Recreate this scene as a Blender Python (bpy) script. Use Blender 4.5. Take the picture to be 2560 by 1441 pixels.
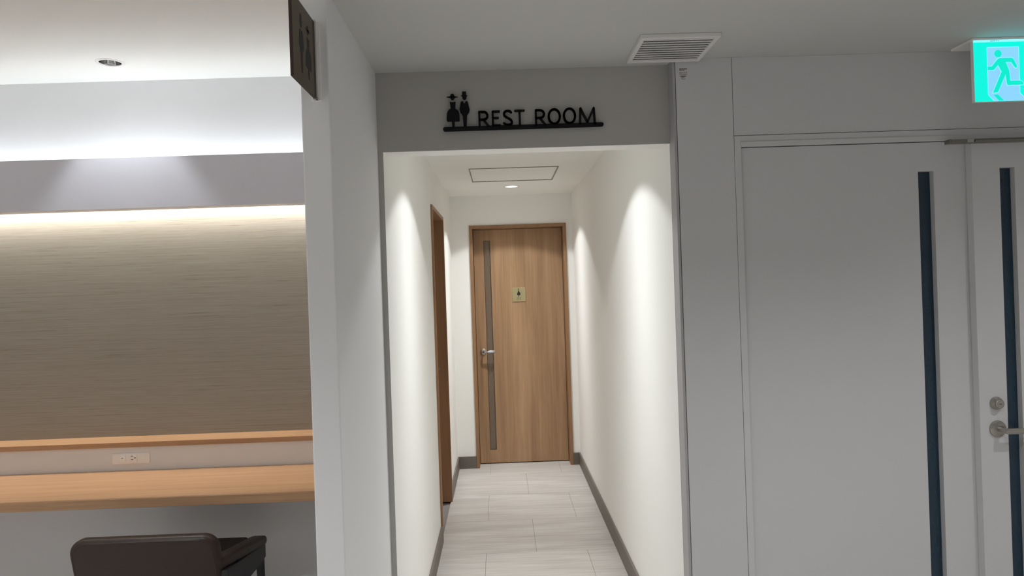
import bpy, bmesh, math, random
from mathutils import Vector, Matrix
from mathutils.geometry import tessellate_polygon

random.seed(4)
scene = bpy.context.scene
for o in list(bpy.data.objects):
    bpy.data.objects.remove(o)
COL = scene.collection
R = math.radians

# ------------------------------------------------------------------ camera
F_PX, IMG_W = 1830.0, 2560.0
cam_data = bpy.data.cameras.new('camera')
cam_data.sensor_width = 36.0
cam_data.lens = 36.0 * F_PX / IMG_W
cam_data.shift_y = -10.5 / IMG_W
cam_data.clip_start = 0.05
cam = bpy.data.objects.new('camera', cam_data)
COL.objects.link(cam)
yaw = math.atan(30 / F_PX)
cam.matrix_world = (Matrix.Translation((0, 0, 1.6)) @ Matrix.Rotation(-yaw, 4, 'Z')
                    @ Matrix.Rotation(R(90), 4, 'X') @ Matrix.Rotation(R(-1.93), 4, 'Z'))
scene.camera = cam

# ------------------------------------------------------------------ world and exposure
world = bpy.data.worlds.new('world')
scene.world = world
world.use_nodes = True
world.node_tree.nodes['Background'].inputs[0].default_value = (0.0, 0.0, 0.0, 1)
vs = scene.view_settings
vs.view_transform = 'Standard'
vs.look = 'None'
vs.exposure = 0.0
vs.gamma = 1.0
vs.use_curve_mapping = False
scene.cycles.use_denoising = True
scene.cycles.max_bounces = 12
scene.cycles.diffuse_bounces = 8

# light levels of the lamps the place has (watts / emission strengths)
P_CORRIDOR = 13.6      # two corridor downlights
P_NICHE = 30.0         # downlight over the desk
P_HALL = 78.0          # downlights of the hall behind the camera
P_LEFT = 165.0          # downlights over the left part of the hall
E_COVE = 16.0          # strip on top of the pelmet
E_GRAZE = 78.0          # strip behind the pelmet, over the beige wall
E_EXIT = 1.0           # exit sign face
C_NEUTRAL = (0.955, 0.98, 1.0)
C_CORR = (0.955, 0.985, 1.0)
C_COOL = (0.90, 0.96, 1.0)
C_WARM = (1.0, 0.975, 0.91)
C_LEFT = (0.90, 0.955, 1.0)


# ------------------------------------------------------------------ helpers
def empty(name, loc):
    e = bpy.data.objects.new(name, None)
    e.location = loc
    e.empty_display_size = 0.1
    COL.objects.link(e)
    return e


def tag(o, label=None, cat=None, group=None, kind=None):
    if label:
        o['label'] = label
    if cat:
        o['category'] = cat
    if group:
        o['group'] = group
    if kind:
        o['kind'] = kind
    return o


def adopt(o, parent):
    o.parent = parent
    if parent.type == 'EMPTY':
        o.matrix_parent_inverse = Matrix.Translation(-Vector(parent.location))


def obj(name, bm, mat, parent=None, smooth=False, angle=40):
    bmesh.ops.recalc_face_normals(bm, faces=bm.faces)
    me = bpy.data.meshes.new(name)
    if smooth:
        for f in bm.faces:
            f.smooth = True
        for e in bm.edges:
            if len(e.link_faces) == 2 and e.calc_face_angle(0) > R(angle):
                e.smooth = False
    bm.to_mesh(me)
    bm.free()
    for m in (mat if isinstance(mat, (list, tuple)) else [mat]):
        me.materials.append(m)
    o = bpy.data.objects.new(name, me)
    COL.objects.link(o)
    if parent is not None:
        adopt(o, parent)
    return o


def box(bm, x0, x1, y0, y1, z0, z1, mi=0):
    vs_ = [bm.verts.new(p) for p in ((x0, y0, z0), (x1, y0, z0), (x1, y1, z0), (x0, y1, z0),
                                     (x0, y0, z1), (x1, y0, z1), (x1, y1, z1), (x0, y1, z1))]
    fs = []
    for q in ((0, 1, 2, 3), (4, 5, 6, 7), (0, 1, 5, 4), (1, 2, 6, 5), (2, 3, 7, 6), (3, 0, 4, 7)):
        f = bm.faces.new([vs_[i] for i in q])
        f.material_index = mi
        fs.append(f)
    return vs_, fs


def bevel_all(bm, w, seg=2):
    bmesh.ops.recalc_face_normals(bm, faces=bm.faces)
    bmesh.ops.bevel(bm, geom=[e for e in bm.edges if len(e.link_faces) == 2 and e.calc_face_angle(0) > 0.5],
                    offset=w, segments=seg, profile=0.5, affect='EDGES', clamp_overlap=True)


def boxbm(x0, x1, y0, y1, z0, z1, bev=0.0, seg=2):
    bm = bmesh.new()
    box(bm, x0, x1, y0, y1, z0, z1)
    if bev:
        bevel_all(bm, bev, seg)
    return bm


def plate(bm, loops, a, b, plane):
    """Extruded polygon with holes. loops[0] outer, others holes; plane 'xz', 'yz' or 'xy'; a, b along the third axis."""
    def P(u, v, w):
        return {'xz': (u, w, v), 'yz': (w, u, v), 'xy': (u, v, w)}[plane]
    tri = tessellate_polygon([[Vector((u, v, 0)) for u, v in L] for L in loops])
    flat = [p for L in loops for p in L]
    va = [bm.verts.new(P(u, v, a)) for u, v in flat]
    vb = [bm.verts.new(P(u, v, b)) for u, v in flat]
    for t in tri:
        try:
            bm.faces.new([va[i] for i in t])
            bm.faces.new([vb[i] for i in reversed(t)])
        except ValueError:
            pass
    k = 0
    for L in loops:
        n = len(L)
        for i in range(n):
            j = (i + 1) % n
            bm.faces.new((va[k + i], va[k + j], vb[k + j], vb[k + i]))
        k += n
    return bm


def platebm(loops, a, b, plane, bev=0.0, seg=2):
    bm = bmesh.new()
    plate(bm, loops, a, b, plane)
    if bev:
        bevel_all(bm, bev, seg)
    return bm


def ngon_prism(bm, pts, a, b, plane):
    """Extruded single polygon kept as one n-gon cap (good for bevels)."""
    def P(u, v, w):
        return {'xz': (u, w, v), 'yz': (w, u, v), 'xy': (u, v, w)}[plane]
    va = [bm.verts.new(P(u, v, a)) for u, v in pts]
    vb = [bm.verts.new(P(u, v, b)) for u, v in pts]
    bm.faces.new(va)
    bm.faces.new(list(reversed(vb)))
    n = len(pts)
    for i in range(n):
        j = (i + 1) % n
        bm.faces.new((va[i], va[j], vb[j], vb[i]))


def rect(u0, u1, v0, v1):
    return [(u0, v0), (u1, v0), (u1, v1), (u0, v1)]


def circle(cu, cv, r, n=40, rv=None):
    rv = rv or r
    return [(cu + r * math.cos(2 * math.pi * i / n), cv + rv * math.sin(2 * math.pi * i / n)) for i in range(n)]


def rounded(u0, u1, v0, v1, r, n=6):
    out = []
    for cu, cv, a0 in ((u1 - r, v1 - r, 0), (u0 + r, v1 - r, 90), (u0 + r, v0 + r, 180), (u1 - r, v0 + r, 270)):
        for i in range(n + 1):
            a = R(a0 + 90 * i / n)
            out.append((cu + r * math.cos(a), cv + r * math.sin(a)))
    return out


def stroke(bm, pts, w, a, b, plane='xz', closed=False, n=8):
    """Flat rounded stroke along a polyline: one capsule per segment, extruded from a to b."""
    pp = list(pts) + ([pts[0]] if closed else [])
    for (u0, v0), (u1, v1) in zip(pp, pp[1:]):
        t = math.atan2(v1 - v0, u1 - u0)
        loop = []
        for i in range(n + 1):
            an = t - math.pi / 2 + math.pi * i / n
            loop.append((u1 + w / 2 * math.cos(an), v1 + w / 2 * math.sin(an)))
        for i in range(n + 1):
            an = t + math.pi / 2 + math.pi * i / n
            loop.append((u0 + w / 2 * math.cos(an), v0 + w / 2 * math.sin(an)))
        ngon_prism(bm, loop, a, b, plane)


def lathe(bm, prof, axis, at, n=40, close=False):
    """prof: (radius, along axis); axis 'x','y','z'; at: base point."""
    def P(r, h, t):
        c, s = r * math.cos(t), r * math.sin(t)
        q = {'z': (c, s, h), 'y': (c, h, s), 'x': (h, c, s)}[axis]
        return (at[0] + q[0], at[1] + q[1], at[2] + q[2])
    rings = []
    for r, h in prof:
        if r < 1e-6:
            rings.append([bm.verts.new(P(0, h, 0))])
        else:
            rings.append([bm.verts.new(P(r, h, 2 * math.pi * i / n)) for i in range(n)])
    if close:
        rings.append(rings[0])
    for A, B in zip(rings, rings[1:]):
        for i in range(n):
            j = (i + 1) % n
            if len(A) == 1 and len(B) == 1:
                continue
            if len(A) == 1:
                bm.faces.new((A[0], B[i], B[j]))
            elif len(B) == 1:
                bm.faces.new((A[i], A[j], B[0]))
            else:
                bm.faces.new((A[i], A[j], B[j], B[i]))


def tube(bm, pts, r, n=14):
    """Round bar through points, flat caps. r may be a list."""
    pts = [Vector(p) for p in pts]
    rr = r if isinstance(r, (list, tuple)) else [r] * len(pts)
    rings = []
    for i, p in enumerate(pts):
        d = (pts[min(i + 1, len(pts) - 1)] - pts[max(i - 1, 0)]).normalized()
        up = Vector((0, 0, 1)) if abs(d.z) < 0.9 else Vector((1, 0, 0))
        s = d.cross(up).normalized()
        t = s.cross(d).normalized()
        rings.append([bm.verts.new(p + rr[i] * (math.cos(2 * math.pi * k / n) * s + math.sin(2 * math.pi * k / n) * t)) for k in range(n)])
    for A, B in zip(rings, rings[1:]):
        for k in range(n):
            j = (k + 1) % n
            bm.faces.new((A[k], A[j], B[j], B[k]))
    bm.faces.new(rings[0])
    bm.faces.new(list(reversed(rings[-1])))


# ------------------------------------------------------------------ materials
def mat(name, col, rough=0.6, metal=0.0, spec=0.5, bump=None, emis=None):
    m = bpy.data.materials.new(name)
    m.use_nodes = True
    nt = m.node_tree
    b = nt.nodes['Principled BSDF']
    b.inputs['Base Color'].default_value = (*col, 1)
    b.inputs['Roughness'].default_value = rough
    b.inputs['Metallic'].default_value = metal
    b.inputs['Specular IOR Level'].default_value = spec
    if emis:
        b.inputs['Emission Color'].default_value = (*emis[0], 1)
        b.inputs['Emission Strength'].default_value = emis[1]
    if bump:
        scale, strength, dist = bump[:3]
        tc = nt.nodes.new('ShaderNodeTexCoord')
        mp = nt.nodes.new('ShaderNodeMapping')
        mp.inputs['Scale'].default_value = scale if isinstance(scale, tuple) else (scale,) * 3
        nz = nt.nodes.new('ShaderNodeTexNoise')
        nz.inputs['Scale'].default_value = 1.0
        nz.inputs['Detail'].default_value = 3.0
        bp = nt.nodes.new('ShaderNodeBump')
        bp.inputs['Strength'].default_value = strength
        bp.inputs['Distance'].default_value = dist
        nt.links.new(tc.outputs['Object'], mp.inputs['Vector'])
        nt.links.new(mp.outputs['Vector'], nz.inputs['Vector'])
        nt.links.new(nz.outputs['Fac'], bp.inputs['Height'])
        nt.links.new(bp.outputs['Normal'], b.inputs['Normal'])
    return m


def streak_mat(name, ramp, scales, rough=0.5, spec=0.4, bump=0.0, weights=(0.55, 0.45), detail=4.0, dist=0.001):
    """Grain: two stretched noises mixed, through a colour ramp. ramp: [(pos, rgb), ...]"""
    m = bpy.data.materials.new(name)
    m.use_nodes = True
    nt = m.node_tree
    b = nt.nodes['Principled BSDF']
    b.inputs['Roughness'].default_value = rough
    b.inputs['Specular IOR Level'].default_value = spec
    tc = nt.nodes.new('ShaderNodeTexCoord')
    outs = []
    for sc in scales:
        mp = nt.nodes.new('ShaderNodeMapping')
        mp.inputs['Scale'].default_value = sc
        nz = nt.nodes.new('ShaderNodeTexNoise')
        nz.inputs['Scale'].default_value = 1.0
        nz.inputs['Detail'].default_value = detail
        nz.inputs['Roughness'].default_value = 0.6
        nz.inputs['Distortion'].default_value = 0.4
        nt.links.new(tc.outputs['Object'], mp.inputs['Vector'])
        nt.links.new(mp.outputs['Vector'], nz.inputs['Vector'])
        outs.append(nz.outputs['Fac'])
    mix = nt.nodes.new('ShaderNodeMix')
    mix.data_type = 'FLOAT'
    mix.inputs['Factor'].default_value = weights[1]
    nt.links.new(outs[0], mix.inputs[2])
    nt.links.new(outs[1], mix.inputs[3])
    cr = nt.nodes.new('ShaderNodeValToRGB')
    el = cr.color_ramp.elements
    while len(el) < len(ramp):
        el.new(0.5)
    for e, (p, c) in zip(el, ramp):
        e.position = p
        e.color = (*c, 1)
    nt.links.new(mix.outputs[0], cr.inputs['Fac'])
    nt.links.new(cr.outputs['Color'], b.inputs['Base Color'])
    if bump:
        bp = nt.nodes.new('ShaderNodeBump')
        bp.inputs['Strength'].default_value = bump
        bp.inputs['Distance'].default_value = dist
        nt.links.new(mix.outputs[0], bp.inputs['Height'])
        nt.links.new(bp.outputs['Normal'], b.inputs['Normal'])
    return m


M = {}
M['white_wall'] = mat('white_wall', (0.79, 0.788, 0.795), 0.75, spec=0.2, bump=(220, 0.12, 0.001))
M['corr_wall'] = mat('corridor_wallpaper', (0.87, 0.862, 0.832), 0.8, spec=0.15, bump=(260, 0.2, 0.001))
M['grey_wall'] = mat('grey_header_paint', (0.46, 0.45, 0.43), 0.8, spec=0.15, bump=(240, 0.12, 0.001))
M['pelmet'] = mat('pelmet_grey', (0.64, 0.63, 0.68), 0.6, spec=0.25)
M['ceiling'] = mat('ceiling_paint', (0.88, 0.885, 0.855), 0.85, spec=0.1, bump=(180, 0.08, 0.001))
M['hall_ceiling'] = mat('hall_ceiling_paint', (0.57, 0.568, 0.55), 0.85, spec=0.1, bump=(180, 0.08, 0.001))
M['panel'] = mat('white_panel', (0.61, 0.607, 0.61), 0.45, spec=0.3)
M['trim_grey'] = mat('grey_corner_trim', (0.40, 0.39, 0.40), 0.5)
M['gap'] = mat('shadow_gap', (0.22, 0.215, 0.21), 0.9)
M['base'] = mat('baseboard_vinyl', (0.155, 0.133, 0.112), 0.5, spec=0.4)
M['grout'] = mat('floor_joint', (0.25, 0.235, 0.22), 0.9)
M['tile'] = streak_mat('floor_tile', [(0.32, (0.39, 0.362, 0.335)), (0.5, (0.50, 0.468, 0.438)), (0.70, (0.62, 0.60, 0.575))],
                       [(1.3, 9.0, 1), (3.0, 75.0, 1)], rough=0.45, spec=0.3, weights=(0.5, 0.5))
M['beige'] = streak_mat('beige_wallcovering', [(0.30, (0.172, 0.152, 0.124)), (0.43, (0.292, 0.262, 0.220)), (0.74, (0.365, 0.335, 0.29))],
                        [(2.2, 1, 160.0), (9.0, 1, 420.0)], rough=0.75, spec=0.2, bump=0.25, detail=3.0)
OAK = [(0.25, (0.32, 0.175, 0.088)), (0.5, (0.44, 0.255, 0.135)), (0.75, (0.55, 0.335, 0.185))]
M['oak_x'] = streak_mat('oak_grain_along_x', OAK, [(0.9, 22, 22), (3.5, 150, 150)], rough=0.38, spec=0.4)
M['oak_z'] = streak_mat('oak_grain_upright', [(0.30, (0.25, 0.145, 0.076)), (0.5, (0.37, 0.225, 0.122)), (0.70, (0.49, 0.31, 0.18))],
                        [(10, 10, 0.6), (90, 90, 2.2)], rough=0.42, spec=0.35, weights=(0.66, 0.34))
M['oak_frame'] = streak_mat('oak_frame', [(0.25, (0.225, 0.122, 0.062)), (0.5, (0.295, 0.165, 0.086)), (0.75, (0.36, 0.21, 0.115))],
                            [(20, 20, 0.8), (120, 120, 3)], rough=0.42, spec=0.35)
M['leather'] = mat('dark_brown_leather', (0.030, 0.0165, 0.0108), 0.40, spec=0.4, bump=(420, 0.25, 0.0012))
M['seat_leather'] = mat('dark_brown_seat_leather', (0.032, 0.018, 0.014), 0.5, spec=0.35, bump=(420, 0.25, 0.0012))
M['black_metal'] = mat('black_metal', (0.012, 0.013, 0.016), 0.45)
M['black_sign'] = mat('black_sign', (0.004, 0.004, 0.005), 0.6, spec=0.2)
M['gold'] = mat('gold_plate', (0.40, 0.34, 0.18), 0.45, metal=0.25, spec=0.4, bump=((900, 900, 14), 0.15, 0.0005))
M['bronze'] = mat('dark_gold_plate', (0.105, 0.080, 0.045), 0.45, metal=0.3, spec=0.4)
M['dark_edge'] = mat('dark_plate_edge', (0.035, 0.015, 0.012), 0.5)
M['ink'] = mat('black_ink', (0.012, 0.011, 0.010), 0.6)
M['red_ink'] = mat('dark_red_ink', (0.10, 0.040, 0.038), 0.7)
M['chrome'] = mat('satin_nickel', (0.44, 0.415, 0.375), 0.32, metal=1.0)
M['steel'] = mat('brushed_steel', (0.52, 0.52, 0.52), 0.25, metal=1.0)
M['closer'] = mat('closer_metal', (0.23, 0.215, 0.185), 0.4, metal=0.7)
M['hatch_metal'] = mat('hatch_frame_metal', (0.22, 0.20, 0.17), 0.5)
M['mirror'] = mat('dark_mirror_reflector', (0.50, 0.50, 0.50), 0.06, metal=1.0)
M['plastic'] = mat('white_plastic', (0.88, 0.86, 0.84), 0.35)
M['vent'] = mat('vent_white', (0.74, 0.73, 0.73), 0.4)
M['vent_dark'] = mat('vent_inside', (0.22, 0.22, 0.21), 0.9)
M['navy_glass'] = mat('dark_navy_patterned_glass', (0.013, 0.036, 0.060), 0.22, spec=0.55, bump=((70, 70, 45), 0.9, 0.004))
M['brown_glass'] = mat('brown_patterned_glass', (0.17, 0.125, 0.085), 0.25, spec=0.6, bump=((120, 120, 70), 0.8, 0.003))
M['lens'] = mat('lamp_lens', (0.9, 0.9, 0.9), 0.5, emis=(C_CORR, 6.0))
M['lens_off'] = mat('lamp_core', (0.8, 0.8, 0.8), 0.5, emis=(C_NEUTRAL, 3.0))
M['led_cool'] = mat('led_cool', (0.9, 0.9, 0.9), 0.5, emis=(C_COOL, E_COVE))
M['led_warm'] = mat('led_warm', (0.9, 0.9, 0.9), 0.5, emis=(C_WARM, E_GRAZE))
M['exit_green'] = mat('exit_green', (0.0, 0.25, 0.2), 0.4, emis=((0.0, 0.86, 0.70), E_EXIT))
M['exit_dark_green'] = mat('exit_figure_green', (0.0, 0.25, 0.2), 0.4, emis=((0.0, 0.78, 0.58), E_EXIT))
M['exit_pale'] = mat('exit_pale_blue', (0.4, 0.5, 0.6), 0.4, emis=((0.165, 0.55, 1.0), E_EXIT))
M['exit_line'] = mat('exit_outline', (0.4, 0.5, 0.6), 0.4, emis=((0.24, 0.82, 1.0), E_EXIT))
M['exit_top'] = mat('exit_top_band', (0.4, 0.6, 0.6), 0.4, emis=((0.22, 1.05, 1.45), E_EXIT))

# ------------------------------------------------------------------ dimensions (metres, camera stands at x=0, y=0)
ZH, ZN, ZC = 2.40, 2.74, 2.38            # ceilings: hall, niche, corridor
YH, YP, YE = 2.73, 2.66, 6.40            # header wall, right panels, corridor end wall
XL, XR = -0.418, 0.653                   # corridor walls
PX0, PX1, PY = -0.515, -0.438, 1.965      # partition
YN = 3.90                                # niche back wall
RX0, RX1, RY0 = -4.2, 3.2, -3.5          # outer limits of the hall
NICHE_LAMP = (-1.855, 3.585)
CORR_LAMPS = [(0.117, 3.35), (0.117, 5.86)]
HALL_LAMPS = [(0.85, 1.15), (2.05, 1.60), (1.4, -1.4)]
LEFT_LAMPS = [(-1.9, 1.2), (-3.5, 1.2), (-1.9, -1.6), (-3.5, -1.6)]
RL = 0.05                                # downlight aperture radius

# ------------------------------------------------------------------ setting
bm = bmesh.new()
box(bm, RX0, RX1, RY0, YH + 0.02, -0.12, 0.0)
box(bm, RX0, PX0, YH + 0.02, YN, -0.12, 0.0)
box(bm, PX0, RX1, YH + 0.02, 6.7, -0.12, -0.012)
floor = tag(obj('floor', bm, M['grout']), 'grey streaked tile floor running down the corridor', 'floor', kind='structure')
floor.data.materials.clear()
floor.data.materials.append(M['tile'])
floor.data.materials.append(M['grout'])
for p in floor.data.polygons:
    if p.center.y > YH and p.center.x > PX0:
        p.material_index = 1
T, GAP = 0.602, 0.0007
row = 0
y0 = 4.355 - 3 * T
while y0 < 6.56:
    base = 0.165 if row % 2 else -0.135
    x0 = base - 3 * T
    while x0 < XR:
        ax0, ax1 = max(x0 + GAP, XL + 0.0005), min(x0 + T - GAP, XR - 0.0005)
        ay0, ay1 = max(y0 + GAP, YH + 0.021), min(y0 + T - GAP, 6.555)
        if ax1 - ax0 > 0.01 and ay1 - ay0 > 0.01:
            obj('tile', boxbm(ax0, ax1, ay0, ay1, -0.0119, 0.0), M['tile'], floor)
        x0 += T
    y0 += T
    row += 1

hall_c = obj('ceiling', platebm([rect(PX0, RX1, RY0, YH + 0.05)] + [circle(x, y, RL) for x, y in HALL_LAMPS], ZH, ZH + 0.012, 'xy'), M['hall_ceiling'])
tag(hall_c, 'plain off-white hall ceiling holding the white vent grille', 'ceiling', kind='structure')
nic_c = obj('ceiling', platebm([rect(RX0, PX0, RY0, YN + 0.05)] + [circle(x, y, RL) for x, y in LEFT_LAMPS + [NICHE_LAMP]], ZN, ZN + 0.012, 'xy'), M['ceiling'])
tag(nic_c, 'higher white ceiling over the desk alcove at left', 'ceiling', kind='structure')
HX0, HX1, HY0, HY1 = -0.183, 0.421, 4.905, 5.53
corr_c = obj('ceiling', platebm([rect(XL - 0.02, XR + 0.02, YH + 0.1, YE + 0.02), rect(HX0, HX1, HY0, HY1)] + [circle(x, y, RL) for x, y in CORR_LAMPS],
                                ZC, ZC + 0.012, 'xy'), M['ceiling'])
tag(corr_c, 'cream corridor ceiling with square access hatch', 'ceiling', kind='structure')
# step between the two ceilings, over the hall
tag(obj('trim_1', boxbm(PX0, PX0 + 0.012, RY0, PY, ZH + 0.012, ZN + 0.012), M['ceiling']), 'white riser between low hall ceiling and alcove ceiling', 'trim', kind='structure')

tag(obj('wall_partition', boxbm(PX0, PX1, PY, 4.0, 0, ZN, 0.004), M['white_wall']), 'narrow white partition wall between desk alcove and corridor', 'wall', kind='structure')

bm = bmesh.new()
ngon_prism(bm, [(PX1, 0), (XL, 0), (XL, 2.105), (XR + 0.004, 2.105), (XR + 0.004, ZH), (PX1, ZH)], YH, YH + 0.1, 'xz')
bmesh.ops.recalc_face_normals(bm, faces=bm.faces)
for f in bm.faces:
    f.material_index = 0 if f.normal.y < -0.9 else 1
tag(obj('wall_header', bm, [M['grey_wall'], M['corr_wall']]), 'grey wall above the corridor opening carrying the rest room sign', 'wall', kind='structure')

# corridor walls
LDY0, LDY1, LDZ = 4.565, 5.455, 2.112     # outer size of the left door casing
bm = bmesh.new()
ngon_prism(bm, [(YH + 0.1, 0), (LDY0 + 0.02, 0), (LDY0 + 0.02, LDZ - 0.015), (LDY1 - 0.02, LDZ - 0.015), (LDY1 - 0.02, 0), (6.6, 0), (6.6, ZC + 0.01), (YH + 0.1, ZC + 0.01)],
           XL - 0.02, XL, 'yz')
tag(obj('wall_corridor_left', bm, M['corr_wall']), 'white left corridor wall with wooden side doorway', 'wall', kind='structure')
tag(obj('wall_corridor_right', boxbm(XR, XR + 0.09, YH + 0.005, 6.6, -0.01, ZC + 0.02), M['corr_wall']), 'white right corridor wall washed by two light scallops', 'wall', kind='structure')
DX0, DX1, DZ = -0.255, 0.592, 2.118       # end door casing, outer
bm = bmesh.new()
ngon_prism(bm, [(XL - 0.02, 0), (DX0 + 0.012, 0), (DX0 + 0.012, DZ - 0.012), (DX1 - 0.012, DZ - 0.012), (DX1 - 0.012, 0), (XR + 0.02, 0), (XR + 0.02, ZC + 0.01), (XL - 0.02, ZC + 0.01)],
           YE, YE + 0.16, 'xz')
tag(obj('wall_corridor_end', bm, M['corr_wall']), 'white end wall of the corridor around the wooden door', 'wall', kind='structure')

# baseboards
BH, BT = 0.105, 0.013
tag(obj('baseboard_right', boxbm(XR - BT, XR, YH + 0.1, YE, 0, BH, 0.002), M['base']), 'dark brown baseboard along the right corridor wall', 'baseboard', kind='structure')
bb = empty('baseboard_left', (XL, 3.7, 0))
tag(bb, 'dark brown baseboard along left corridor wall, broken by doorway', 'baseboard', kind='structure')
obj('baseboard_run', boxbm(XL, XL + BT, YH + 0.1, LDY0, 0, BH, 0.002), M['base'], bb)
obj('baseboard_run', boxbm(XL, XL + BT, LDY1, YE, 0, BH, 0.002), M['base'], bb)
bb = empty('baseboard_end', (0.1, YE, 0))
tag(bb, 'dark brown baseboard pieces beside the wooden end door', 'baseboard', kind='structure')
obj('baseboard_run', boxbm(XL + BT, DX0, YE - BT, YE, 0, BH, 0.002), M['base'], bb)
obj('baseboard_run', boxbm(DX1, XR - BT, YE - BT, YE, 0, BH, 0.002), M['base'], bb)

# grey corner strip right of the opening
tag(obj('trim_2', boxbm(XR + 0.001, XR + 0.010, YP, YH + 0.004, 0, ZH), M['trim_grey']), 'slim grey corner strip right of the corridor opening', 'trim', kind='structure')

# right wall: backing and its panels
wr = empty('wall_right', (1.9, YP, 0))
tag(wr, 'white panelled wall right of the corridor around the double door', 'wall', kind='structure')
obj('backing', boxbm(XR + 0.010, RX1, YP + 0.06, YP + 0.10, 0, ZH), M['gap'], wr)
tag(obj('panel', boxbm(XR + 0.0125, 0.8718, YP, YP + 0.06, 0, ZH, 0.0012), M['panel'], wr), 'tall narrow white panel with small red notice')
tag(obj('panel', boxbm(0.8735, RX1, YP + 0.001, YP + 0.06, 2.1145, ZH, 0.0012), M['panel'], wr), 'white panel over the double door')
obj('panel', boxbm(2.66, RX1, YP, YP + 0.06, 0, 2.113, 0.0012), M['panel'], wr)

# alcove: upper wall, beige covering, lower wall
tag(obj('wall_left', boxbm(RX0, PX0, YN, YN + 0.1, 0, ZN), M['white_wall']), 'bright white back wall above the pelmet in the alcove', 'wall', kind='structure')
tag(obj('wall_covering', boxbm(RX0, PX0, YN - 0.004, YN, 0.855, 2.2), M['beige']), 'beige horizontally streaked wallcovering above the desk', 'wallcovering', kind='structure')
tag(obj('wall_lower', boxbm(RX0, PX0, 3.745, YN - 0.004, 0, 0.838), M['white_wall']), 'low white wall behind and under the desk', 'wall', kind='structure')
pel = empty('wall_pelmet', (-2.3, 3.72, 2.05))
tag(pel, 'lavender grey light pelmet running across the alcove wall', 'pelmet', kind='structure')
bm = bmesh.new()
box(bm, RX0, PX0, 3.72, 3.735, 2.046, 2.302)
obj('front_board', bm, M['pelmet'], pel)
obj('lip', boxbm(RX0, PX0, 3.735, 3.825, 2.046, 2.056), M['white_wall'], pel)
obj('shelf', boxbm(RX0, PX0, 3.735, YN - 0.004, 2.240, 2.255), M['white_wall'], pel)
obj('led_strip', boxbm(RX0 + 0.05, PX0 - 0.04, 3.800, 3.820, 2.255, 2.262), M['led_cool'], pel)
obj('led_strip', boxbm(RX0 + 0.05, PX0 - 0.04, 3.850, 3.880, 2.130, 2.136), M['led_warm'], pel)

# rest of the hall, behind the camera
tag(obj('wall_back', boxbm(RX0, RX1, RY0 - 0.1, RY0, 0, ZN + 0.02), M['white_wall']), 'plain white wall behind the viewer', 'wall', kind='structure')
tag(obj('wall_far_left', boxbm(RX0 - 0.1, RX0, RY0, YN + 0.1, 0, ZN + 0.02), M['white_wall']), 'plain white side wall left of the desk alcove', 'wall', kind='structure')
tag(obj('wall_far_right', boxbm(RX1, RX1 + 0.1, RY0, YP + 0.1, 0, ZH + 0.02), M['white_wall']), 'plain white side wall right of the double door', 'wall', kind='structure')


# ------------------------------------------------------------------ downlights
def downlight(x, y, z, label, group, power, half, colour, blend, kind, size=0.03, peak=0):
    e = empty('downlight', (x, y, z))
    tag(e, label, 'ceiling light', group)
    bm = bmesh.new()
    lathe(bm, [(RL - 0.001, 0.0), (RL + 0.001, -0.003), (RL + 0.012, -0.0035), (RL + 0.0155, -0.001), (RL + 0.0155, 0.0)], 'z', (x, y, z))
    obj('trim_ring', bm, M['plastic'], e, smooth=True)
    if kind == 'mirror':
        bm = bmesh.new()
        lathe(bm, [(RL - 0.001, 0.0), (RL - 0.006, 0.03), (RL - 0.02, 0.075), (0.02, 0.085)], 'z', (x, y, z))
        obj('reflector', bm, M['mirror'], e, smooth=True)
        bm = bmesh.new()
        lathe(bm, [(0.02, 0.0), (0.0, 0.0)], 'z', (x, y, z + 0.084))
        obj('lamp', bm, M['lens_off'], e)
        lz = z + 0.03
    else:
        bm = bmesh.new()
        lathe(bm, [(RL - 0.0005, 0.002), (RL - 0.004, 0.009), (RL - 0.004, 0.011)], 'z', (x, y, z))
        obj('reflector', bm, M['plastic'], e, smooth=True)
        bm = bmesh.new()
        lathe(bm, [(RL - 0.004, 0.008), (0.02, 0.0055), (0.0, 0.005)], 'z', (x, y, z))
        obj('lens', bm, M['lens'], e, smooth=True)
        lz = z - 0.004
    ld = bpy.data.lights.new('downlight_beam', 'SPOT')
    ld.energy = power
    ld.color = colour
    ld.spot_size = R(2 * half)
    ld.spot_blend = blend
    ld.shadow_soft_size = size
    if peak:                              # photometric curve of the reflector: intensity rises towards straight down
        ld.use_nodes = True
        nt = ld.node_tree
        em = nt.nodes['Emission']
        tc = nt.nodes.new('ShaderNodeTexCoord')
        sp = nt.nodes.new('ShaderNodeSeparateXYZ')
        nt.links.new(tc.outputs['Normal'], sp.inputs[0])

        def M_(op, a, b):
            n = nt.nodes.new('ShaderNodeMath')
            n.operation = op
            for i, v in enumerate((a, b)):
                if isinstance(v, (int, float)):
                    n.inputs[i].default_value = v
                else:
                    nt.links.new(v, n.inputs[i])
            return n.outputs[0]
        c2 = M_('MULTIPLY', sp.outputs['Z'], sp.outputs['Z'])
        s2 = M_('MAXIMUM', M_('SUBTRACT', 1.0, c2), 1e-4)
        s3 = M_('POWER', s2, 1.5)
        nt.links.new(M_('DIVIDE', 1.0, M_('ADD', s3, 1.0 / peak)), em.inputs['Strength'])
    lo = bpy.data.objects.new('downlight_beam', ld)
    COL.objects.link(lo)
    lo.location = (x, y, lz)
    adopt(lo, e)
    return e


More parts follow.
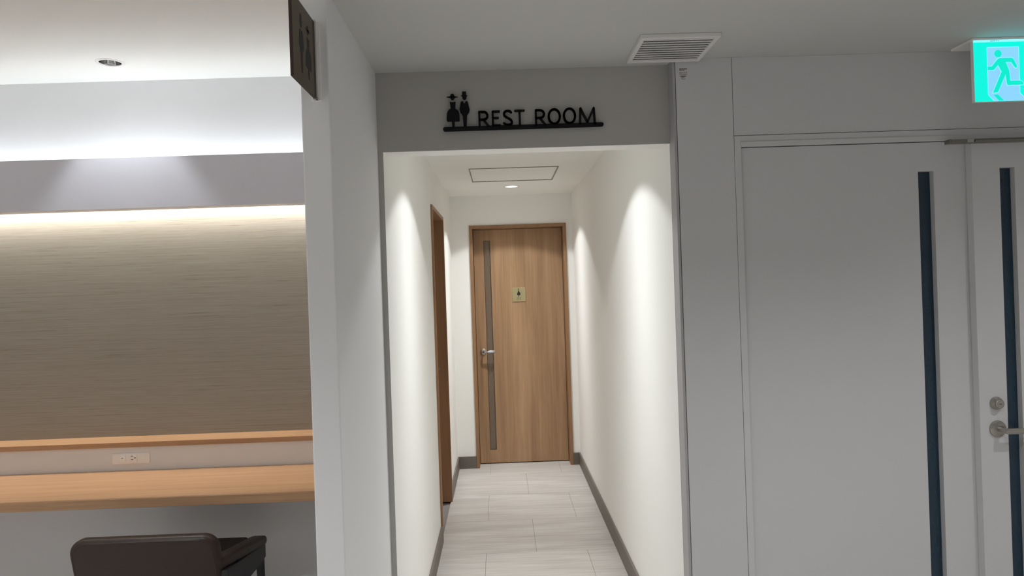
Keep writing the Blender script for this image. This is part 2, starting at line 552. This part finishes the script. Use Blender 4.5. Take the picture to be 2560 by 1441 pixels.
downlight(*NICHE_LAMP, ZN, 'recessed downlight with dark mirror reflector above the desk', None, P_NICHE, 38, C_COOL, 0.5, 'mirror', 0.03)
downlight(*CORR_LAMPS[1], ZC, 'glowing white downlight in corridor ceiling behind the hatch', 'corridor downlights', P_CORRIDOR, 58.5, C_CORR, 0.14, 'lens', 0.03, 12)
downlight(*CORR_LAMPS[0], ZC, 'corridor downlight just behind the header wall', 'corridor downlights', P_CORRIDOR, 58.5, C_CORR, 0.14, 'lens', 0.03, 12)
for i, (x, y) in enumerate(HALL_LAMPS):
    downlight(x, y, ZH, ('downlight in hall ceiling before the rest room corridor', 'downlight in hall ceiling before the white double door', 'downlight in hall ceiling farthest behind the viewer')[i],
              'hall downlights', P_HALL * (1.2, 0.52, 2.4)[i], 66, C_NEUTRAL, 0.95, 'lens', 0.04)
for i, (x, y) in enumerate(LEFT_LAMPS):
    downlight(x, y, ZN, ('downlight in high ceiling nearest the armchair and partition', 'downlight in high ceiling nearest the far left wall', 'rear downlight in high ceiling on the partition side', 'rear downlight in high ceiling by the far left wall')[i], 'alcove side downlights', P_LEFT, 54, C_LEFT, 0.7, 'lens', 0.04)

# ------------------------------------------------------------------ desk and ledge
DYF = 3.228
desk = empty('desk', (-2.35, 3.5, 0.675))
tag(desk, 'long oak counter desk fixed along the alcove wall', 'desk')
obj('desk_top', boxbm(RX0 + 0.005, PX0 - 0.001, DYF + 0.003, 3.745, 0.679, 0.72, 0.0035, 3), M['oak_x'], desk, smooth=True)
obj('edge_band', boxbm(RX0 + 0.005, PX0 - 0.001, DYF, DYF + 0.0032, 0.676, 0.7165, 0.001), M['oak_x'], desk)
tag(obj('wall_ledge', boxbm(RX0 + 0.005, PX0 - 0.001, 3.733, YN - 0.004, 0.838, 0.864, 0.002), M['oak_x']), 'narrow oak ledge between beige wallcovering and socket', 'ledge')

# power socket
so = empty('power_socket', (-1.898, 3.745, 0.78))
tag(so, 'white double power socket plate on the wall above the desk', 'socket')
cx, cz, yf = -1.898, 0.780, 3.745
obj('cover_plate', platebm([rounded(cx - 0.093, cx + 0.093, cz - 0.0265, cz + 0.0265, 0.004)], yf - 0.006, yf, 'xz', 0.0012), M['plastic'], so, smooth=True)
usb = obj('usb_module', boxbm(cx - 0.056, cx - 0.026, yf - 0.011, yf - 0.005, cz - 0.017, cz + 0.019, 0.0012), M['plastic'], so, smooth=True)
obj('usb_slot', platebm([rounded(cx - 0.0455, cx - 0.0365, cz + 0.0015, cz + 0.0045, 0.0014)], yf - 0.0114, yf - 0.0108, 'xz'), M['ink'], usb)
obj('usb_cover', platebm([[(cx - 0.054, cz - 0.016), (cx - 0.028, cz - 0.016), (cx - 0.028, cz - 0.012), (cx - 0.041, cz - 0.007), (cx - 0.054, cz - 0.012)]], yf - 0.0116, yf - 0.0108, 'xz'),
    M['plastic'], usb)
out = obj('outlet_module', boxbm(cx - 0.003, cx + 0.031, yf - 0.011, yf - 0.005, cz - 0.018, cz + 0.019, 0.0012), M['plastic'], so, smooth=True)
for zz in (cz + 0.0125, cz - 0.0045):
    obj('slot', boxbm(cx + 0.003, cx + 0.014, yf - 0.0114, yf - 0.0108, zz - 0.0013, zz + 0.0013), M['ink'], out)
obj('ground_hole', platebm([circle(cx + 0.0235, cz + 0.0035, 0.003, 16)], yf - 0.0114, yf - 0.0108, 'xz'), M['ink'], out)

# ------------------------------------------------------------------ chair
ch = empty('armchair', (-1.485, 3.27, 0))
tag(ch, 'low dark brown leather armchair pushed under the desk', 'chair')
CX0, CX1 = -1.793, -1.192


def back_outline(g=0.0):
    r = 0.062
    x0, x1, zt, zb = CX0 + g, CX1 - g, 0.615 - g, 0.33 + g
    out = [(x0 + 0.035, zb), (x1 - 0.012, zb)]
    out.append((x1 + 0.010, 0.45))
    for i in range(9):
        a = R(90 * i / 8)
        out.append((x1 - r + r * math.cos(a), zt - r + r * math.sin(a)))
    for i in range(9):
        a = R(90 + 90 * i / 8)
        out.append((x0 + r + r * math.cos(a), zt - r + r * math.sin(a)))
    out.append((x0 + 0.010, 0.45))
    return out


bm = bmesh.new()
ngon_prism(bm, back_outline(), 3.0, 3.065, 'xz')
bevel_all(bm, 0.022, 5)
for v in bm.verts:                       # slight recline and outward bow
    v.co.y -= 0.10 * max(0, v.co.z - 0.36) - 0.018 - 0.10 * (v.co.x + 1.485) ** 2 * 0.6
obj('backrest', bm, M['leather'], ch, smooth=True, angle=60)
bm = bmesh.new()
ol = back_outline(0.016)
pts3 = [(u, 2.9995 - 0.10 * max(0, v - 0.36) + 0.018 + 0.06 * (u + 1.485) ** 2 + 0.004, v) for u, v in ol[2:]]
tube(bm, pts3, 0.0045, 8)
obj('piping', bm, M['leather'], ch, smooth=True)
bm = bmesh.new()
box(bm, CX0 + 0.05, CX1 - 0.04, 3.05, 3.525, 0.355, 0.437)
bevel_all(bm, 0.024, 4)
obj('seat', bm, M['seat_leather'], ch, smooth=True, angle=60)


def arm(s):
    xa, xb = (CX1 - 0.030, CX1 + 0.036) if s > 0 else (CX0 + 0.012, CX0 + 0.06)
    bm = bmesh.new()
    prof = [(3.022, 0.514), (3.06, 0.508), (3.30, 0.472), (3.48, 0.447), (3.525, 0.436), (3.535, 0.415), (3.52, 0.395), (3.30, 0.42), (3.06, 0.455), (3.022, 0.459)]
    ngon_prism(bm, prof, xa, xb, 'yz')
    bevel_all(bm, 0.012, 3)
    if s > 0:                            # the arm flares outwards towards the front
        for v in bm.verts:
            v.co.x -= 0.026 * max(0.0, 1 - (v.co.y - 3.03) / 0.48)
    return bm


def side(s):
    xa, xb = (CX1 - 0.005, CX1 + 0.030) if s > 0 else (CX0 + 0.016, CX0 + 0.046)
    bm = bmesh.new()
    ngon_prism(bm, [(3.03, 0.46), (3.52, 0.40), (3.52, 0.335), (3.44, 0.325), (3.03, 0.325)], xa, xb, 'yz')
    bevel_all(bm, 0.003, 1)
    return bm


for s in (1, -1):
    obj('armrest', arm(s), M['leather'], ch, smooth=True, angle=60)
    obj('side_panel', side(s), M['black_metal'], ch)
obj('seat_rail', boxbm(CX0 + 0.03, CX1 - 0.03, 3.06, 3.50, 0.325, 0.353, 0.004), M['black_metal'], ch)
for lx in (CX0 + 0.032, CX1 + 0.010):
    for ly, t in ((3.495, 0.02), (3.06, -0.03)):
        bm = bmesh.new()
        tube(bm, [(lx, ly, 0.34), (lx, ly + t * 0.5, 0.17), (lx, ly + t, 0.0)], [0.020, 0.017, 0.013], 12)
        obj('leg', bm, M['black_metal'], ch, smooth=True)

# ------------------------------------------------------------------ REST ROOM sign on the header
WOMAN_HAT = [[(-0.1748, 2.3003), (-0.1614, 2.3018), (-0.1441, 2.301), (-0.1325, 2.2993), (-0.1442, 2.2972), (-0.1616, 2.2972)]]
WOMAN_BODY = [[(-0.1634, 2.2815), (-0.1528, 2.2798), (-0.142, 2.2815), (-0.1445, 2.2545), (-0.1603, 2.2545)],
              [(-0.1603, 2.2566), (-0.1671, 2.2528), (-0.172, 2.2463), (-0.1752, 2.2377), (-0.1767, 2.2257), (-0.1769, 2.2143), (-0.1755, 2.2103),
               (-0.1719, 2.2092), (-0.1311, 2.2089), (-0.1292, 2.2115), (-0.1289, 2.2269), (-0.1295, 2.2376), (-0.1323, 2.2464), (-0.137, 2.2519), (-0.1436, 2.2561)],
              [(-0.1578, 2.2100), (-0.1471, 2.2100), (-0.1487, 2.1854), (-0.1572, 2.1856)]]
MAN_HEAD = [[(-0.1165, 2.3182), (-0.1023, 2.3182), (-0.1022, 2.3047), (-0.0982, 2.3043), (-0.0983, 2.3024), (-0.1008, 2.302), (-0.1018, 2.2937), (-0.1046, 2.2898),
             (-0.1084, 2.2886), (-0.1126, 2.2898), (-0.1158, 2.2941), (-0.1177, 2.3021), (-0.1203, 2.303), (-0.1203, 2.3046), (-0.1167, 2.3049)]]
MAN_BODY = [[(-0.1209, 2.2822), (-0.1146, 2.2824), (-0.1096, 2.2732), (-0.1039, 2.2821), (-0.0982, 2.2822), (-0.0952, 2.2748), (-0.0903, 2.2505), (-0.0933, 2.2406),
             (-0.1007, 2.2314), (-0.1038, 2.186), (-0.1145, 2.1863), (-0.1173, 2.2306), (-0.126, 2.2429), (-0.128, 2.253), (-0.1235, 2.277)]]
SY0, SY1 = 2.712, 2.722                   # letters stand off the wall a little
sg = empty('restroom_sign', (0.105, YH, 2.18))
tag(sg, 'black cut-out REST ROOM sign with two figures over the corridor', 'sign')
bm = bmesh.new()
stroke(bm, [(-0.1835, 2.1807), (0.397, 2.1815)], 0.0158, SY0, SY1, n=12)
bar = obj('underline_bar', bm, M['black_sign'], sg)
for sx in (-0.12, 0.10, 0.33):
    bm = bmesh.new()
    lathe(bm, [(0.0, 0.0), (0.003, 0.0), (0.003, 0.0085), (0.0, 0.0085)], 'y', (sx, SY1 - 0.0005, 2.181), 10)
    obj('standoff', bm, M['black_sign'], bar)


def polys(bm, ps, a, b, plane='xz', fn=lambda u, v: (u, v)):
    for p in ps:
        plate(bm, [[fn(u, v) for u, v in p]], a, b, plane)


bm = bmesh.new()
polys(bm, WOMAN_HAT + WOMAN_BODY + [circle(-0.1532, 2.2999, 0.0083, 24, 0.0114)], SY0, SY1)
tag(obj('woman_figure', bm, M['black_sign'], sg), 'woman figure in hat and wide skirt')
bm = bmesh.new()
polys(bm, MAN_HEAD + MAN_BODY, SY0, SY1)
tag(obj('man_figure', bm, M['black_sign'], sg), 'man figure in top hat')
LET = {
    'R': [[(-0.0557, 2.241), (-0.0554, 2.1850)], [(-0.0557, 2.241), (-0.0448, 2.241), (-0.036, 2.2408), (-0.0292, 2.2368), (-0.0256, 2.2288), (-0.0262, 2.221), (-0.0309, 2.2152), (-0.0369, 2.213), (-0.0547, 2.2122)],
          [(-0.0409, 2.2125), (-0.0220, 2.1870)]],
    'E': [[(-0.0059, 2.2407), (-0.0060, 2.1888)], [(-0.0059, 2.2407), (0.0178, 2.2409)], [(-0.0059, 2.217), (0.0131, 2.217)], [(-0.0060, 2.1894), (0.0195, 2.1896)]],
    'S': [[(0.0624, 2.2361), (0.0586, 2.2403), (0.0527, 2.2421), (0.0448, 2.2419), (0.0382, 2.2378), (0.0358, 2.2315), (0.037, 2.225), (0.0431, 2.2195), (0.0547, 2.2132), (0.062, 2.2071),
           (0.0645, 2.2005), (0.0632, 2.1946), (0.0579, 2.191), (0.05, 2.1901), (0.0412, 2.1919), (0.0348, 2.1969)]],
    'T': [[(0.0778, 2.2413), (0.1099, 2.2414)], [(0.0938, 2.241), (0.0938, 2.1850)]],
    'R2': [[(0.1543, 2.2412), (0.1541, 2.1850)], [(0.1543, 2.2412), (0.1652, 2.2413), (0.174, 2.2404), (0.1808, 2.2365), (0.1849, 2.2285), (0.1836, 2.2206), (0.1791, 2.2154), (0.1731, 2.213), (0.1543, 2.2126)],
           [(0.1691, 2.2122), (0.1880, 2.1870)]],
    'O': [circle(0.2224, 2.2161, 0.0208, 28, 0.0268)],
    'O2': [circle(0.2790, 2.2167, 0.0208, 28, 0.0270)],
    'M': [[(0.3172, 2.1850), (0.3203, 2.2432), (0.3454, 2.1920), (0.3699, 2.2432), (0.3726, 2.1850)]],
}
for k, sts in LET.items():
    bm = bmesh.new()
    for s in sts:
        stroke(bm, s, 0.0079, SY0, SY1, closed=k[0] == 'O')
    obj('letter', bm, M['black_sign'], sg)

# ------------------------------------------------------------------ flag sign on the partition
SX = -0.4715
fs = empty('flag_sign', (SX, PY, 2.11))
tag(fs, 'dark gold rest room plate projecting from the partition top', 'sign')
bm = boxbm(SX - 0.0078, SX - 0.0006, 1.745, 1.963, 2.112, 2.316)
obj('plate', bm, M['dark_edge'], fs)
obj('face', boxbm(SX - 0.0006, SX, 1.7452, 1.9628, 2.1122, 2.3158), M['bronze'], fs)
obj('face', boxbm(SX - 0.0084, SX - 0.0078, 1.7452, 1.9628, 2.1122, 2.3158), M['bronze'], fs)
brk = obj('wall_bracket', boxbm(SX - 0.014, SX + 0.012, PY - 0.006, PY, 2.106, 2.318, 0.001), M['plastic'], fs)
obj('bracket_lip', boxbm(SX + 0.0004, SX + 0.0036, PY - 0.020, PY - 0.006, 2.106, 2.318), M['steel'], brk)
obj('screw', boxbm(SX - 0.006, SX + 0.006, PY - 0.022, PY - 0.006, 2.106, 2.1115), M['steel'], brk)


def icon(ps, uc, zb, k, flip=1):
    u0 = {'w': -0.1529, 'm': -0.1093}[k]
    return [[(uc + flip * (u - u0) * 1.10, zb + (v - 2.186) * 1.10) for u, v in p] for p in ps]


for a, b in ((SX, SX + 0.0006), (SX - 0.009, SX - 0.0084)):
    bm = bmesh.new()
    polys(bm, icon(MAN_HEAD + MAN_BODY, 1.821, 2.140, 'm'), a, b, 'yz')
    obj('man_figure', bm, M['ink'], fs)
    bm = bmesh.new()
    polys(bm, icon(WOMAN_HAT + WOMAN_BODY + [circle(-0.1532, 2.2999, 0.0083, 20, 0.0114)], 1.887, 2.142, 'w'), a, b, 'yz')
    obj('woman_figure', bm, M['ink'], fs)

# ------------------------------------------------------------------ ceiling vent
vx0, vx1, vy0, vy1 = 0.486, 0.750, 2.380, 2.650
ve = empty('ceiling_vent', ((vx0 + vx1) / 2, (vy0 + vy1) / 2, ZH))
tag(ve, 'square white louvred vent grille on the hall ceiling', 'vent')
w = 0.0155
obj('frame', platebm([rect(vx0, vx1, vy0, vy1), rect(vx0 + w, vx1 - w, vy0 + w, vy1 - w)], ZH - 0.015, ZH, 'xy', 0.002, 2), M['vent'], ve)
obj('backing', boxbm(vx0 + w, vx1 - w, vy0 + w, vy1 - w, ZH - 0.002, ZH), M['vent_dark'], ve)
NS = 10
pitch = (vy1 - vy0 - 2 * w) / NS
sl = None
for i in range(NS):
    yc = vy0 + w + pitch * (i + 0.5)
    if sl is None:
        bm = bmesh.new()
        ngon_prism(bm, [(yc - pitch * 0.24, ZH - 0.0135), (yc + pitch * 0.10, ZH - 0.0135), (yc + pitch * 0.44, ZH - 0.0040), (yc + pitch * 0.32, ZH - 0.0030), (yc - pitch * 0.02, ZH - 0.0115), (yc - pitch * 0.24, ZH - 0.0120)],
                   vx0 + w, vx1 - w, 'yz')
        sl = obj('slat', bm, M['vent'], ve)
        first = yc
    else:
        c = sl.copy()
        COL.objects.link(c)
        c.location.y += yc - first
# ------------------------------------------------------------------ small red notice
no = empty('notice_sticker', (0.694, YP, 2.345))
tag(no, 'small clear sticker with dark red writing on narrow white panel', 'sticker')
obj('film', boxbm(0.6765, 0.7105, YP - 0.0003, YP, 2.320, 2.370), M['panel'], no)
bm = bmesh.new()
for x0, x1, zc, h in ((0.679, 0.7085, 2.3645, 0.0016), (0.680, 0.7080, 2.3618, 0.0016), (0.680, 0.6890, 2.3575, 0.0018), (0.691, 0.6990, 2.3572, 0.0018),
                      (0.680, 0.7085, 2.3420, 0.0012), (0.685, 0.7030, 2.3385, 0.0012), (0.682, 0.7040, 2.3352, 0.0018), (0.687, 0.6985, 2.3325, 0.0014),
                      (0.687, 0.6895, 2.3285, 0.0022), (0.689, 0.7015, 2.3258, 0.0012)):
    box(bm, x0, x1, YP - 0.0006, YP - 0.0003, zc - h / 2, zc + h / 2)
for xc in (0.6825, 0.6890, 0.6975, 0.7055):
    box(bm, xc - 0.0024, xc + 0.0024, YP - 0.0006, YP - 0.0003, 2.3496, 2.3506)
    box(bm, xc - 0.0005, xc + 0.0005, YP - 0.0006, YP - 0.0003, 2.3465, 2.3520)
    box(bm, xc - 0.0018, xc + 0.0018, YP - 0.0006, YP - 0.0003, 2.3468, 2.3478)
obj('writing', bm, M['red_ink'], no)

# ------------------------------------------------------------------ exit sign
XY = 2.52
ex = empty('exit_sign', (1.78, XY, ZH))
tag(ex, 'lit green emergency exit sign with running figure below the ceiling', 'exit sign')
ex0, ex1, ez0, ez1 = 1.674, 1.882, 2.178, 2.398
obj('mounting_plate', boxbm(ex0 - 0.006, ex1 + 0.006, XY - 0.006, 2.64, ZH - 0.008, ZH, 0.002), M['plastic'], ex)
obj('housing', boxbm(ex0, ex1, XY + 0.002, XY + 0.018, ez0, ez1 - 0.006, 0.001), M['plastic'], ex)
face = obj('face_panel', boxbm(ex0 + 0.001, ex1 - 0.001, XY, XY + 0.002, ez0 + 0.001, 2.385), M['exit_green'], ex)
top = obj('top_band', boxbm(ex0 + 0.001, ex1 - 0.001, XY - 0.0005, XY + 0.002, 2.386, 2.3915), M['exit_top'], ex)
bm = bmesh.new()
for i, x in enumerate((1.733, 1.740, 1.747, 1.754, 1.760)):
    box(bm, x, x + (0.006 if i < 2 else 0.004), XY - 0.0008, XY - 0.0005, 2.3885 - 0.0009, 2.3885 + 0.0009)
obj('maker_mark', bm, M['ink'], top)
k = 0.0007
DOORP = [(1.7205, 2.367), (1.832, 2.367), (1.832, 2.2054), (1.8575, 2.1795), (1.7405, 2.1795), (1.7205, 2.2023)]
BODY = [(1.7205, 2.3001), (1.7350, 2.3003), (1.7567, 2.3256), (1.7630, 2.3286), (1.8070, 2.3286), (1.812, 2.325), (1.8250, 2.2986), (1.8225, 2.2932), (1.8182, 2.2930), (1.8150, 2.2955),
        (1.8035, 2.3140), (1.7850, 2.3143), (1.7962, 2.2851), (1.7992, 2.2489), (1.8345, 2.2486), (1.8420, 2.2445), (1.8460, 2.2340), (1.7890, 2.2332), (1.7862, 2.2386), (1.7830, 2.2706),
        (1.7540, 2.2098), (1.7358, 2.2078), (1.7690, 2.2806), (1.7572, 2.3043), (1.7430, 2.2877), (1.7205, 2.2873)]
SHAD = [(1.7378, 2.2018), (1.7540, 2.2024), (1.7750, 2.1800), (1.7570, 2.1800)]
bm = bmesh.new()
plate(bm, [DOORP], XY - k, XY, 'xz')
obj('doorway', bm, M['exit_pale'], face)
bm = bmesh.new()
stroke(bm, [DOORP[5], DOORP[0], DOORP[1], DOORP[2], DOORP[3]], 0.0016, XY - 1.5 * k, XY - k, n=4)
stroke(bm, BODY, 0.0030, XY - 1.5 * k, XY - k, closed=True, n=4)
stroke(bm, [DOORP[4], DOORP[5]], 0.0016, XY - 1.5 * k, XY - k, n=4)
obj('outline', bm, M['exit_line'], face)
bm = bmesh.new()
plate(bm, [BODY], XY - 2.2 * k, XY - 1.4 * k, 'xz')
plate(bm, [circle(1.7585, 2.3443, 0.0128, 28)], XY - 2.2 * k, XY - k, 'xz')
obj('running_figure', bm, M['exit_dark_green'], face)
bm = bmesh.new()
plate(bm, [SHAD], XY - 2.2 * k, XY - k, 'xz')
obj('figure_shadow', bm, M['exit_dark_green'], face)

# ------------------------------------------------------------------ ceiling hatch
ha = empty('ceiling_hatch', ((HX0 + HX1) / 2, (HY0 + HY1) / 2, ZC))
tag(ha, 'square flush access hatch in the corridor ceiling', 'hatch')
g = 0.006
obj('hatch_panel', boxbm(HX0 + g, HX1 - g, HY0 + g, HY1 - g, ZC + 0.0005, ZC + 0.010), M['ceiling'], ha)
obj('hatch_frame', platebm([rect(HX0, HX1, HY0, HY1), rect(HX0 + g, HX1 - g, HY0 + g, HY1 - g)], ZC - 0.004, ZC + 0.012, 'xy'), M['hatch_metal'], ha)
obj('catch', boxbm(0.102, 0.126, HY0 + 0.004, HY0 + 0.020, ZC - 0.002, ZC + 0.002), M['closer'], ha)

# ------------------------------------------------------------------ door_1: wooden door at the corridor end
d1 = empty('door_1', (0.168, 6.5, 0))
tag(d1, 'oak door with slim glass strip at the corridor end', 'door', kind='structure')
fw = 0.027
ngl = [(DX0, 0), (DX0 + fw, 0), (DX0 + fw, DZ - fw), (DX1 - fw, DZ - fw), (DX1 - fw, 0), (DX1, 0), (DX1, DZ), (DX0, DZ)]
bm = bmesh.new()
ngon_prism(bm, ngl, YE - 0.014, YE + 0.001, 'xz')
bevel_all(bm, 0.0015, 1)
obj('casing', bm, M['oak_frame'], d1)
bm = bmesh.new()
ngon_prism(bm, [(DX0 + 0.013, 0), (DX0 + fw, 0), (DX0 + fw, DZ - fw), (DX1 - fw, DZ - fw), (DX1 - fw, 0), (DX1 - 0.013, 0), (DX1 - 0.013, DZ - 0.013), (DX0 + 0.013, DZ - 0.013)], YE, YE + 0.158, 'xz')
obj('frame_lining', bm, M['oak_frame'], d1)
YL = 6.535
lx0, lx1 = DX0 + fw + 0.003, DX1 - fw - 0.003
gx0, gx1, gz0, gz1 = -0.136, -0.077, 0.125, 1.992
leaf = obj('door_leaf', platebm([rect(lx0, lx1, 0.008, DZ - fw - 0.003), rect(gx0, gx1, gz0, gz1)], YL, YL + 0.04, 'xz'), M['oak_z'], d1)
obj('glass_pane', boxbm(gx0, gx1, YL + 0.009, YL + 0.014, gz0, gz1), M['brown_glass'], leaf)
bm = platebm([rect(gx0, gx1, gz0, gz1), rect(gx0 + 0.003, gx1 - 0.003, gz0 + 0.003, gz1 - 0.003)], YL + 0.001, YL + 0.009, 'xz')
obj('glass_bead', bm, M['dark_edge'], leaf)
hx, hz = -0.168, 1.003
bm = bmesh.new()
lathe(bm, [(0, 0), (0.024, 0), (0.0255, -0.003), (0.0255, -0.008), (0.023, -0.010), (0, -0.010)], 'y', (hx, YL, hz), 28)
h1 = obj('handle_rose', bm, M['steel'], d1, smooth=True)
bm = bmesh.new()
tube(bm, [(hx, YL - 0.008, hz), (hx, YL - 0.045, hz), (hx + 0.005, YL - 0.054, hz), (hx + 0.015, YL - 0.058, hz), (hx + 0.045, YL - 0.058, hz + 0.001)], [0.0085] * 5, 14)
tube(bm, [(hx + 0.043, YL - 0.058, hz + 0.001), (hx + 0.100, YL - 0.058, hz + 0.002), (hx + 0.104, YL - 0.058, hz + 0.002)], [0.0135, 0.0135, 0.011], 16)
obj('handle_lever', bm, M['steel'], h1, smooth=True)

# women's plate on that door
gp = empty('door_plate', (0.165, YL, 1.44))
tag(gp, 'small square gold plate with black woman figure on oak door', 'sign')
pc, pz = 0.165, 1.502
obj('plate', boxbm(pc - 0.059, pc + 0.059, YL - 0.006, YL, pz - 0.0625, pz + 0.0625, 0.001), M['gold'], gp)


def dicon(u, v):
    return (pc - 0.0005 + (u + 0.1529) * 0.60, pz - 0.0185 + (v - 2.186) * 0.585)


bm = bmesh.new()
polys(bm, WOMAN_BODY + [circle(-0.1532, 2.3000, 0.0085, 20)], YL - 0.0066, YL - 0.006, 'xz', dicon)
obj('woman_figure', bm, M['ink'], gp)


def text(body, size, x, z, y, m, parent, name):
    cu = bpy.data.curves.new(name, 'FONT')
    cu.body = body
    cu.size = size
    cu.align_x = 'CENTER'
    cu.align_y = 'CENTER'
    cu.extrude = 0.0002
    cu.resolution_u = 2
    t = bpy.data.objects.new('tmp', cu)
    COL.objects.link(t)
    bpy.context.view_layer.update()
    me = bpy.data.meshes.new_from_object(t.evaluated_get(bpy.context.evaluated_depsgraph_get()))
    bpy.data.objects.remove(t)
    me.transform(Matrix.Translation((x, y, z)) @ Matrix.Rotation(R(90), 4, 'X'))
    me.materials.clear()
    me.materials.append(m)
    o = bpy.data.objects.new(name, me)
    COL.objects.link(o)
    adopt(o, parent)
    return o


text('\u5316 \u7ca7 \u5ba4', 0.0115, pc, pz - 0.0315, YL - 0.0063, M['ink'], gp, 'lettering')
text('Rest Room', 0.0095, pc, pz - 0.0455, YL - 0.0063, M['ink'], gp, 'lettering')

# ------------------------------------------------------------------ door_2: side doorway in the left corridor wall
d2 = empty('door_2', (XL, 5.0, 0))
tag(d2, 'oak side doorway in the left corridor wall', 'door', kind='structure')
cw = 0.027
bm = bmesh.new()
ngon_prism(bm, [(LDY0, 0), (LDY0 + cw, 0), (LDY0 + cw, LDZ - cw), (LDY1 - cw, LDZ - cw), (LDY1 - cw, 0), (LDY1, 0), (LDY1, LDZ), (LDY0, LDZ)], XL - 0.001, XL + 0.013, 'yz')
bevel_all(bm, 0.0015, 1)
obj('casing', bm, M['oak_frame'], d2)
bm = bmesh.new()
ngon_prism(bm, [(LDY0 + 0.021, 0), (LDY0 + cw, 0), (LDY0 + cw, LDZ - cw), (LDY1 - cw, LDZ - cw), (LDY1 - cw, 0), (LDY1 - 0.021, 0), (LDY1 - 0.021, LDZ - 0.016), (LDY0 + 0.021, LDZ - 0.016)],
           XL - 0.15, XL, 'yz')
obj('frame_lining', bm, M['oak_frame'], d2)
XD = XL - 0.105
leaf2 = obj('door_leaf', boxbm(XD - 0.04, XD, LDY0 + cw + 0.003, LDY1 - cw - 0.003, 0.008, LDZ - cw - 0.003), M['oak_z'], d2)
bm = bmesh.new()
lathe(bm, [(0, 0), (0.0255, 0), (0.0255, 0.008), (0, 0.010)], 'x', (XD, LDY1 - 0.09, 1.0), 24)
tube(bm, [(XD + 0.008, LDY1 - 0.09, 1.0), (XD + 0.05, LDY1 - 0.09, 1.0), (XD + 0.058, LDY1 - 0.10, 1.0), (XD + 0.058, LDY1 - 0.19, 1.0)], 0.009, 12)
obj('handle', bm, M['steel'], leaf2, smooth=True)

# ------------------------------------------------------------------ door_3: white double door on the right
d3 = empty('door_3', (1.73, YP, 0))
tag(d3, 'white double door with dark glass strips on the right', 'door', kind='structure')
FX0, FX1 = 0.8725, 2.655
bm = bmesh.new()
ngon_prism(bm, [(FX0, 0), (FX0 + 0.024, 0), (FX0 + 0.024, 2.072), (FX1 - 0.024, 2.072), (FX1 - 0.024, 0), (FX1, 0), (FX1, 2.1125), (FX0, 2.1125)], YP - 0.003, YP + 0.06, 'xz')
bevel_all(bm, 0.0015, 1)
obj('door_frame', bm, M['panel'], d3)
obj('head_bead', boxbm(FX0 + 0.022, FX1 - 0.022, YP - 0.007, YP - 0.002, 2.072, 2.090, 0.001), M['panel'], d3)
YL1, YL2, XM = YP + 0.008, YP - 0.028, 1.727


def leafbm(x0, x1, sx0, sx1, y0, y1):
    bm = platebm([rect(x0, x1, 0.008, 2.069), rect(sx0, sx1, 0.14, 1.963)], y0, y1, 'xz')
    return bm


lf = obj('door_leaf', leafbm(FX0 + 0.026, XM + 0.02, 1.550, 1.608, YL1, YL1 + 0.036), M['panel'], d3)
obj('glass_pane', boxbm(1.550, 1.608, YL1 + 0.026, YL1 + 0.030, 0.14, 1.963), M['navy_glass'], lf)
bm = boxbm(1.550, 1.608, YL1 + 0.031, YL1 + 0.036, 0.14, 1.963)
obj('glass_backing', bm, M['gap'], lf)
rf = obj('door_leaf', leafbm(XM, FX1 - 0.026, 1.829, 1.884, YL2, YL2 + 0.034), M['panel'], d3)
obj('glass_pane', boxbm(1.829, 1.884, YL2 + 0.024, YL2 + 0.028, 0.14, 1.963), M['navy_glass'], rf)
obj('glass_backing', boxbm(1.829, 1.884, YL2 + 0.029, YL2 + 0.034, 0.14, 1.963), M['gap'], rf)
# lock cylinder and lever
kx, kz = 1.787, 1.107
bm = bmesh.new()
lathe(bm, [(0, 0), (0.0235, 0), (0.0235, -0.004), (0.0205, -0.014), (0.0175, -0.019), (0.0, -0.019)], 'y', (kx, YL2, kz), 32)
ky = obj('lock_cylinder', bm, M['chrome'], rf, smooth=True, angle=30)
bm = bmesh.new()
lathe(bm, [(0, 0), (0.0155, 0), (0.0155, -0.005), (0.014, -0.0065), (0.0, -0.0065)], 'y', (kx, YL2 - 0.0185, kz), 32)
obj('lock_plug', bm, M['chrome'], ky, smooth=True, angle=30)
obj('keyhole', boxbm(kx - 0.004, kx + 0.004, YL2 - 0.0257, YL2 - 0.0249, kz - 0.0012, kz + 0.0012), M['ink'], ky)
hx, hz = 1.789, 1.014
bm = bmesh.new()
lathe(bm, [(0, 0), (0.030, 0), (0.0305, -0.003), (0.0295, -0.006), (0.022, -0.0095), (0.0, -0.0115)], 'y', (hx, YL2, hz), 40)
ros = obj('handle_rose', bm, M['chrome'], rf, smooth=True, angle=30)
bm = bmesh.new()
y = YL2
tube(bm, [(hx, y - 0.008, hz), (hx + 0.002, y - 0.030, hz), (hx + 0.006, y - 0.042, hz)], [0.0085, 0.0085, 0.009], 16)
ngon_prism(bm, rounded(hx - 0.004, hx + 0.122, hz - 0.0110, hz + 0.0105, 0.009, 6), y - 0.054, y - 0.044, 'xz')
bevel_all(bm, 0.002, 2)
obj('handle_lever', bm, M['chrome'], ros, smooth=True, angle=40)
# closer rail along the head of the right leaf
cl = obj('closer_rail', boxbm(1.640, 2.35, YP - 0.055, YP - 0.024, 2.053, 2.066, 0.001), M['closer'], d3)
obj('end_cap', boxbm(1.632, 1.640, YP - 0.056, YP - 0.023, 2.052, 2.067, 0.002), M['closer'], cl)
obj('slider', boxbm(1.696, 1.722, YP - 0.0575, YP - 0.0545, 2.054, 2.065, 0.001), M['steel'], cl)
bm = bmesh.new()
tube(bm, [(1.722, YP - 0.060, 2.0575), (1.90, YP - 0.063, 2.0575), (2.15, YP - 0.066, 2.0575)], 0.0042, 10)
obj('closer_arm', bm, M['closer'], cl, smooth=True)
